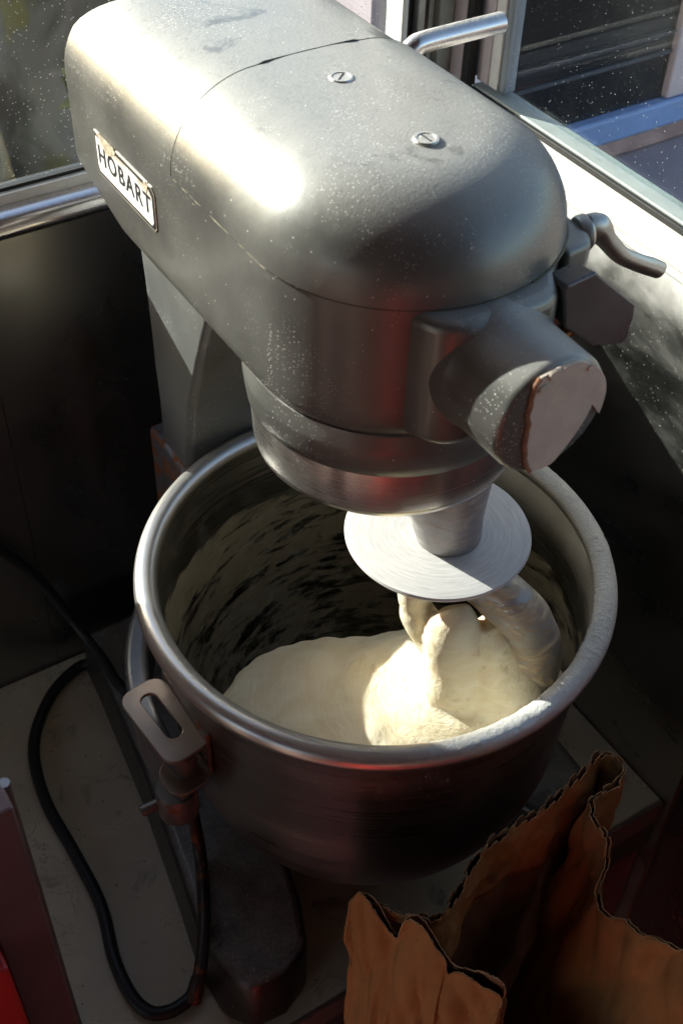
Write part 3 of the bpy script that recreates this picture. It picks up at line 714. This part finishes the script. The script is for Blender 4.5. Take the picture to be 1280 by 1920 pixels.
V, F = lathe(bowlprof(.0022), n=160); link('inner_wall', V, F, M['bowl_in'], bo, angle=60)
# rolled rim with caked flour lumps as real relief
V, F = [], []
NR, NT_ = 1000, 34
rc, rt = .1665, .0085
for i in range(NR):
    a = 2 * PI * i / NR; c_, s_ = math.cos(a), math.sin(a)
    for j in range(NT_):
        b = 2 * PI * j / NT_; nx_, nz_ = math.cos(b), math.sin(b)
        p = Vector(((rc + rt * nx_) * c_, (rc + rt * nx_) * s_, rt * nz_ - .0005))
        side = max(0, min(1, ((p.x * .75 - p.y * .35) + .02) / .13)); up = max(0, min(1, (nz_ + .35 - .3 * nx_)))
        k1 = noise.noise(p * 150) * .8 + .7 * noise.noise(p * 420) + .5 * noise.noise(p * 900)
        k0 = max(.25, min(1, .6 + 1.6 * noise.noise(p * 28)))
        h_ = side * up * k0 * (max(-.05, k1) * .0013 + .0002)
        V.append(p + Vector((nx_ * c_, nx_ * s_, nz_)) * h_)
for i in range(NR):
    for j in range(NT_): F.append((i * NT_ + j, ((i + 1) % NR) * NT_ + j, ((i + 1) % NR) * NT_ + (j + 1) % NT_, i * NT_ + (j + 1) % NT_))
link('rolled_rim', V, F, M['rim'], bo, angle=80)
# slotted bowl ear (plate with an oblong hole) on a welded bracket
def rrect(w, h, r, n=6, cx=0, cy=0):
    P = []
    for (sx, sy, a) in ((1, 1, 0), (-1, 1, 90), (-1, -1, 180), (1, -1, 270)):
        for i in range(n + 1): t = rad(a + 90 * i / n); P.append((cx + sx * (w / 2 - r) + r * math.cos(t), cy + sy * (h / 2 - r) + r * math.sin(t)))
    return P
outer = rrect(.0365, .0720, .0110); inner = rrect(.0125, .0440, .0062, 6, .0, .004)
n = len(outer); rot = rad(0)
def earpt(p, z):
    e = Vector((-.1765, -.0020, -.064)); u = Vector((.97, .12, 0)).normalized(); w = Vector((-.10, 1, .02)).normalized()
    return e + u * p[0] + w * p[1] + Vector((0, 0, z))
V = [earpt(p, 0) for p in outer] + [earpt(p, 0) for p in inner] + [earpt(p, .003) for p in outer] + [earpt(p, .003) for p in inner]
F = []
for i in range(n):
    i2 = (i + 1) % n
    F += [(i, i2, n + i2, n + i), (2 * n + i, 3 * n + i, 3 * n + i2, 2 * n + i2), (i, 2 * n + i, 2 * n + i2, i2), (n + i, n + i2, 3 * n + i2, 3 * n + i)]
ear = link('slotted_ear', V, F, mat_plain('brownish_ear_steel', (.30, .235, .19), .42, .5, .15, 25, .05), bo, bevel=.0007)
bx('ear_weld', (-.1610, -.1570, -.036, .034, -.100, -.054), M['rust'], ear, bevel=.001)
V, F = lathe([(.0085, -.026), (.0085, .0)], n=20, close='both'); V = orient(V, (-.176, -.0300, -.0660), (0, 0, 1)); link('ear_pin', V, F, M['rust'], ear)
V = [earpt(p, 0) for p in rrect(.034, .032, .013, 8, -.005, -.031)]; n = len(V); V = [v + Vector((0, 0, -.024)) for v in V]; V += [v + Vector((0, 0, .003)) for v in V]
link('lower_ear_plate', V, [tuple(range(n)), tuple(reversed(range(n, 2 * n)))] + [(i, (i + 1) % n, n + (i + 1) % n, n + i) for i in range(n)], mat_plain('lower_ear_steel', (.28, .215, .175), .36, .75, .15, 25, .05), bo, bevel=.0006)

# ================================================================== DOUGH HOOK
hk = thing('dough_hook', 'dough hook with round floury collar disc hanging under the mixer head', 'dough hook', (.027, -.033, .05))
V, F = [], []
prof = [(.002, .0500), (.020, .0505), (.050, .0490), (.0610, .0482), (.0640, .0490), (.0648, .0505), (.0640, .0522), (.0600, .0530), (.030, .0535), (.002, .0536)]
V, F = lathe(prof, (.027, -.033), n=128); link('collar_disc', V, F, M['dirtyplate'], hk, angle=40)
sp_ = spline([(.0310, -.0400, .0525), (.0245, -.0430, .0800), (.0200, -.0450, .110), (.0180, -.0460, .136)], 6)
V, F = tube(sp_, interp([.0225, .0250, .0285, .0310], sp_, 6), 48); link('shank', V, F, M['spindle'], hk)
hp = spline([(.030, -.045, .030), (.040, -.072, .028), (.0530, -.0960, .014), (.0640, -.1050, -.012), (.0670, -.1080, -.040), (.0600, -.1080, -.070), (.040, -.100, -.100), (.01, -.08, -.13), (-.02, -.04, -.15)], 8)
V, F = tube(hp, interp([.016, .0175, .0190, .0195, .0200, .0200, .018, .015, .010], hp, 8), 24)
V = [Vector(v) + Vector((1, 1, 1)) * .0018 * noise.noise(Vector(v) * 60) for v in V]
link('hook_arm', V, F, M['dough_coat'], hk, sub=1)

# ================================================================== DOUGH (one continuous mass)
dg = [(-.128, .010), (-.1075, .024), (-.085, .033), (-.0672, .033), (-.050, .030), (-.0330, .024), (-.015, .014), (.004, .006), (.024, .000), (.045, -.006), (.064, -.022), (.082, -.040), (.100, -.060), (.112, -.085), (.110, -.104), (.095, -.120), (.07, -.136), (.035, -.1485), (0, -.1525), (-.04, -.147), (-.08, -.129), (-.112, -.103), (-.136, -.066), (-.146, -.030), (-.142, -.008)]
cx, cy = -.012, -.060
pol = sorted([(math.atan2(y - cy, x - cx), math.hypot(x - cx, y - cy)) for x, y in dg])
def rho(a):
    a = (a + PI) % (2 * PI) - PI
    q = pol + [(pol[0][0] + 2 * PI, pol[0][1])]
    if a < pol[0][0]: a += 2 * PI
    for i in range(len(q) - 1):
        if q[i][0] <= a <= q[i + 1][0]:
            t = (a - q[i][0]) / (q[i + 1][0] - q[i][0]); return q[i][1] + (q[i + 1][1] - q[i][1]) * (3 * t * t - 2 * t ** 3)
    return q[0][1]
V, F = [], []; NA, NK = 160, 60
for k_ in range(NK + 1):
    for i in range(NA):
        a = 2 * PI * i / NA; s = k_ / 44
        rr_ = rho(a)
        if s <= 1: r_ = rr_ * s; z = -.066 - .022 * s ** 2.2
        else:
            t = (k_ - 44) / 16; r_ = rr_ * (1 + .02 * math.sin(t * PI) - .42 * t * t); z = -.088 - .012 * t - .14 * t * t
        x, y = cx + r_ * math.cos(a), cy + r_ * math.sin(a)
        # spiral ridges wound by the hook
        d0 = math.hypot(x - .015, y + .08); a2 = math.atan2(y + .08, x - .015)
        w = math.sin(d0 * 150 - a2 * 1.0 + 1.2 * noise.noise(Vector((x, y, 0)) * 22))
        z += .0030 * w * math.exp(-((d0 - .055) / .04) ** 2) * min(1, s) + .0035 * noise.noise(Vector((x * 14, y * 14, 3))) + .0010 * noise.noise(Vector((x * 55, y * 55, 7)))
        z += .012 * math.exp(-(((x - .03) / .045) ** 2 + ((y + .09) / .04) ** 2))
        V.append((x, y, z))
V.append((cx, cy, -.066)); V.append((cx, cy, -.235)); top_i, bot_i = len(V) - 2, len(V) - 1
for k_ in range(NK):
    for i in range(NA): F.append((k_ * NA + i, (k_ + 1) * NA + i, (k_ + 1) * NA + (i + 1) % NA, k_ * NA + (i + 1) % NA))
for i in range(NA): F.append((NK * NA + i, bot_i, NK * NA + (i + 1) % NA))
V = [Vector(v) for v in V]
def addlump(P, R, n=20, w=.0022, fr=48):
    global V, F
    sp2 = spline(P, 8); v, f = tube(sp2, interp(R, sp2, 8), n)
    v = [Vector(q) + Vector((noise.noise(Vector(q) * fr), noise.noise(Vector(q) * fr + Vector((9, 0, 0))), noise.noise(Vector(q) * fr + Vector((0, 9, 0))))) * w for q in v]
    b = len(V); V += v; F += [tuple(b + i for i in g) for g in f]
addlump([(.0160, -.0720, .0175), (.0140, -.0775, .0110), (.0120, -.0800, -.004), (.0140, -.0810, -.025), (.0160, -.082, -.045), (.018, -.083, -.075), (.02, -.085, -.11)], [.0100, .0165, .0195, .0210, .0230, .027, .030])
addlump([(.033, -.088, .004), (.038, -.094, -.014), (.040, -.098, -.045), (.036, -.1, -.08)], [.010, .0165, .021, .026])
addlump([(.050, -.1060, -.030), (.050, -.112, -.05), (.046, -.115, -.09)], [.006, .020, .030])
addlump([(-.001, -.0440, .012), (.0010, -.0490, .000), (.0065, -.0560, -.014), (.010, -.066, -.03)], [.006, .0135, .014, .012])
addlump([(.008, -.050, .044), (.002, -.0470, .026), (.0005, -.048, .004)], [.016, .0125, .012])
me = bpy.data.meshes.new('bread_dough'); me.from_pydata([tuple(v) for v in V], [], F)
bm = bmesh.new(); bm.from_mesh(me); bmesh.ops.recalc_face_normals(bm, faces=bm.faces); bm.to_mesh(me); bm.free()
do = fin('bread_dough', me, M['dough'], None, angle=180)
rm = do.modifiers.new('remesh', 'REMESH'); rm.mode = 'VOXEL'; rm.voxel_size = .0017; rm.use_smooth_shade = True
sm = do.modifiers.new('smooth', 'SMOOTH'); sm.factor = .5; sm.iterations = 9
tag(do, 'pale bread dough being kneaded in the bowl, climbing the hook', 'dough')

# ================================================================== CORD, CABLE
cpn = spline([(-.1380, .2900, -.3400), (-.1550, .2930, -.3425), (-.1910, .2734, -.3425), (-.2263, .2279, -.3425), (-.2402, .1671, -.3425), (-.2390, .0994, -.3425), (-.2396, .042, -.3425), (-.2499, -.0082, -.3425), (-.2510, -.045, -.3425), (-.2440, -.0650, -.3425), (-.2310, -.0725, -.3425), (-.2180, -.0730, -.3420), (-.2080, -.0700, -.3420), (-.1980, -.0600, -.3420)], 10)
V, F = tube(cpn, .0057, 14); tag(link('power_cord', V, F, M['rubber']), 'thick black rubber cord looping over the stained counter left of the mixer', 'cord')
cb_ = spline([(-.240, .300, -.105), (-.1967, .306, -.1581), (-.1727, .303, -.2001), (-.1560, .295, -.2450), (-.1450, .275, -.2760), (-.1400, .2450, -.2830), (-.1386, .2075, -.2850), (-.125, .170, -.286)], 8)
V, F = tube(cb_, .0050, 12); tag(link('power_cord', V, F, M['rubber']), 'thinner dark cord hanging down the steel panel behind the mixer base', 'cord')

# ================================================================== PAPER BAG
bag = thing('paper_bag', 'torn brown kraft flour sack standing open in front of the bowl', 'paper bag', (0, -.24, -1.0))
def wall(name, top, depth, mat, drift=(0, 0), jag=.0012, tabs=0, fold=.006, seed=0, par=None, nz=34, n=10, lab=None, tabend=9):
    T = spline(top, n); V, F = [], []
    cum = [0]
    for i in range(1, len(T)): cum.append(cum[-1] + (T[i] - T[i - 1]).length)
    for i, p in enumerate(T):
        s_ = cum[i]
        dz = jag * (noise.noise(Vector((s_ * 260, seed, 0))) + .8 * noise.noise(Vector((s_ * 700, seed, 4))))
        if tabs and s_ < tabend: dz += tabs * 1.35 * (1 if (s_ * 112) % 1 > .32 else 0) * (.8 + .5 * noise.noise(Vector((int(s_ * 118) * 3.3, 0, seed))))
        for j in range(nz + 1):
            t = (j / nz) ** 1.25; q = Vector(p)
            q.z += (dz if j == 0 else 0) - depth * t - (.0012 if j == 1 else 0)
            q.x += drift[0] * t; q.y += drift[1] * t
            k2 = min(1, j / 5)
            a = noise.noise(Vector((q.x * 16 + seed, q.y * 16, q.z * 6))); b = abs(noise.noise(Vector((q.x * 30, q.y * 30 + seed, q.z * 14 + 2)))); c_ = abs(noise.noise(Vector((s_ * 38 - t * 5, seed + 3, t * 3))))
            vd = noise.voronoi(Vector((q.x * 24 + seed, q.y * 24, q.z * 9)))[0]; v3 = noise.voronoi(Vector((q.x * 50 + seed, q.y * 50, q.z * 36)))[0]
            off = (fold * 1.3 * (vd[1] - vd[0]) + fold * .18 * (v3[1] - v3[0]) - fold * .4 + fold * .6 * a + fold * .75 * (b - .2) + fold * 1.1 * (c_ - .2)) * (.25 + .75 * k2)
            tn = (T[min(i + 1, len(T) - 1)] - T[max(i - 1, 0)]).normalized(); nn = Vector((tn.y, -tn.x, 0))
            if nn.length > 1e-6: q += nn.normalized() * (off + (.0012 * math.sin(int(s_ * 112) * 2.1) if (tabs and j == 0) else 0))
            V.append(q)
    m_ = nz + 1
    for i in range(len(T) - 1):
        for j in range(nz): F.append((i * m_ + j, (i + 1) * m_ + j, (i + 1) * m_ + j + 1, i * m_ + j + 1))
    o = link(name, V, F, [mat, M['paper_edge']], par, angle=24, solid=.0006); o.modifiers['solid'].material_offset_rim = 1
    if lab: o['label'] = lab
    return o
Z = -.1
back_top = [(-.1250, -.1690, -.101), (-.1130, -.1780, -.104), (-.0990, -.1930, -.108), (-.0830, -.2080, -.104), (-.0640, -.2030, -.100), (-.0400, -.1900, -.100), (-.0220, -.1840, -.100), (.0031, -.1800, -.100), (.0300, -.1810, -.099), (.0560, -.1760, -.0985), (.0849, -.1687, -.0985), (.0960, -.1705, -.100), (.1010, -.1785, -.102), (.0972, -.1860, -.103), (.0860, -.1900, -.104), (.0720, -.1900, -.104), (.0600, -.1925, -.1035)]
wall('back_ply', back_top, .42, M['kraft_shaded'], (0, -.02), .0012, .0030, .006, 1, bag, n=16)
wall('back_ply', [(x + .0016, y - .0028, z - .0012) for x, y, z in back_top[1:]], .07, M['kraft'], (0, -.003), .0012, .0030, .006, 1, bag, n=16, nz=12)
side_top = [(.0610, -.1935, -.1040), (.0560, -.2020, -.1040), (.0520, -.2110, -.1060), (.0512, -.2225, -.1080), (.0470, -.2290, -.1240), (.0400, -.2350, -.1330), (.0330, -.2430, -.1420), (.0330, -.2550, -.1400), (.0350, -.2680, -.1300), (.0380, -.2850, -.1230), (.0430, -.3080, -.1120), (.0450, -.3300, -.1120), (.045, -.37, -.115)]
wall('side_ply', side_top, .42, M['kraft'], (-.075, -.01), .0016, .0026, .010, 5, bag, nz=60, n=16, tabend=.035)
wall('side_ply', [(x + .0032, y - .0008, z - .001) for x, y, z in side_top], .05, M['kraft_shaded'], (.004, 0), .0016, .0026, .010, 5, bag, nz=12, n=16, tabend=.035)
front_top = [(-.1254, -.1672, -.1081), (-.1225, -.1739, -.0876), (-.1195, -.1811, -.0897), (-.1167, -.1877, -.0982), (-.1129, -.1967, -.1128), (-.1105, -.2024, -.1161), (-.1096, -.2046, -.0967), (-.1085, -.2072, -.0847), (-.1062, -.2128, -.079), (-.1036, -.2189, -.0807), (-.1012, -.2246, -.0871), (-.0989, -.2301, -.0947), (-.0962, -.2366, -.101), (-.095, -.2394, -.1148), (-.092, -.2464, -.1035), (-.089, -.2537, -.1026), (-.0863, -.2601, -.1051), (-.0837, -.2662, -.1018), (-.0811, -.2723, -.1016), (-.0798, -.2755, -.1102), (-.0808, -.2732, -.1298), (-.0814, -.2718, -.1486), (-.0821, -.2700, -.182)]
wall('front_ply', front_top, .42, M['kraft'], (-.020, -.035), .0030, 0, .009, 9, bag, nz=60, n=6)
front2 = [(-.1194, -.1697, -.0953), (-.115, -.1804, -.0882), (-.111, -.1899, -.1056), (-.1074, -.1983, -.1212), (-.1051, -.2037, -.0919), (-.1016, -.2122, -.0791), (-.097, -.2231, -.0891), (-.0937, -.2308, -.1012), (-.0903, -.2391, -.1091), (-.0859, -.2495, -.1025), (-.081, -.261, -.0925), (-.0773, -.2699, -.0929), (-.076, -.2731, -.1062), (-.0767, -.2713, -.1182), (-.0770, -.2700, -.16)]
wall('front_ply', front2, .05, M['kraft_shaded'], (.010, .004), .0024, .0, .009, 9, bag, nz=14, n=8)

# near wall of the sack, torn low (mostly below the frame), closes the mouth
near_top = [(-.0790, -.2715, -.205), (-.0600, -.2950, -.215), (-.0250, -.3250, -.215), (.0150, -.3550, -.205), (.0440, -.3700, -.190)]
wall('front_ply', near_top, .34, M['kraft'], (0, -.01), .0030, 0, .006, 21, bag, nz=16)
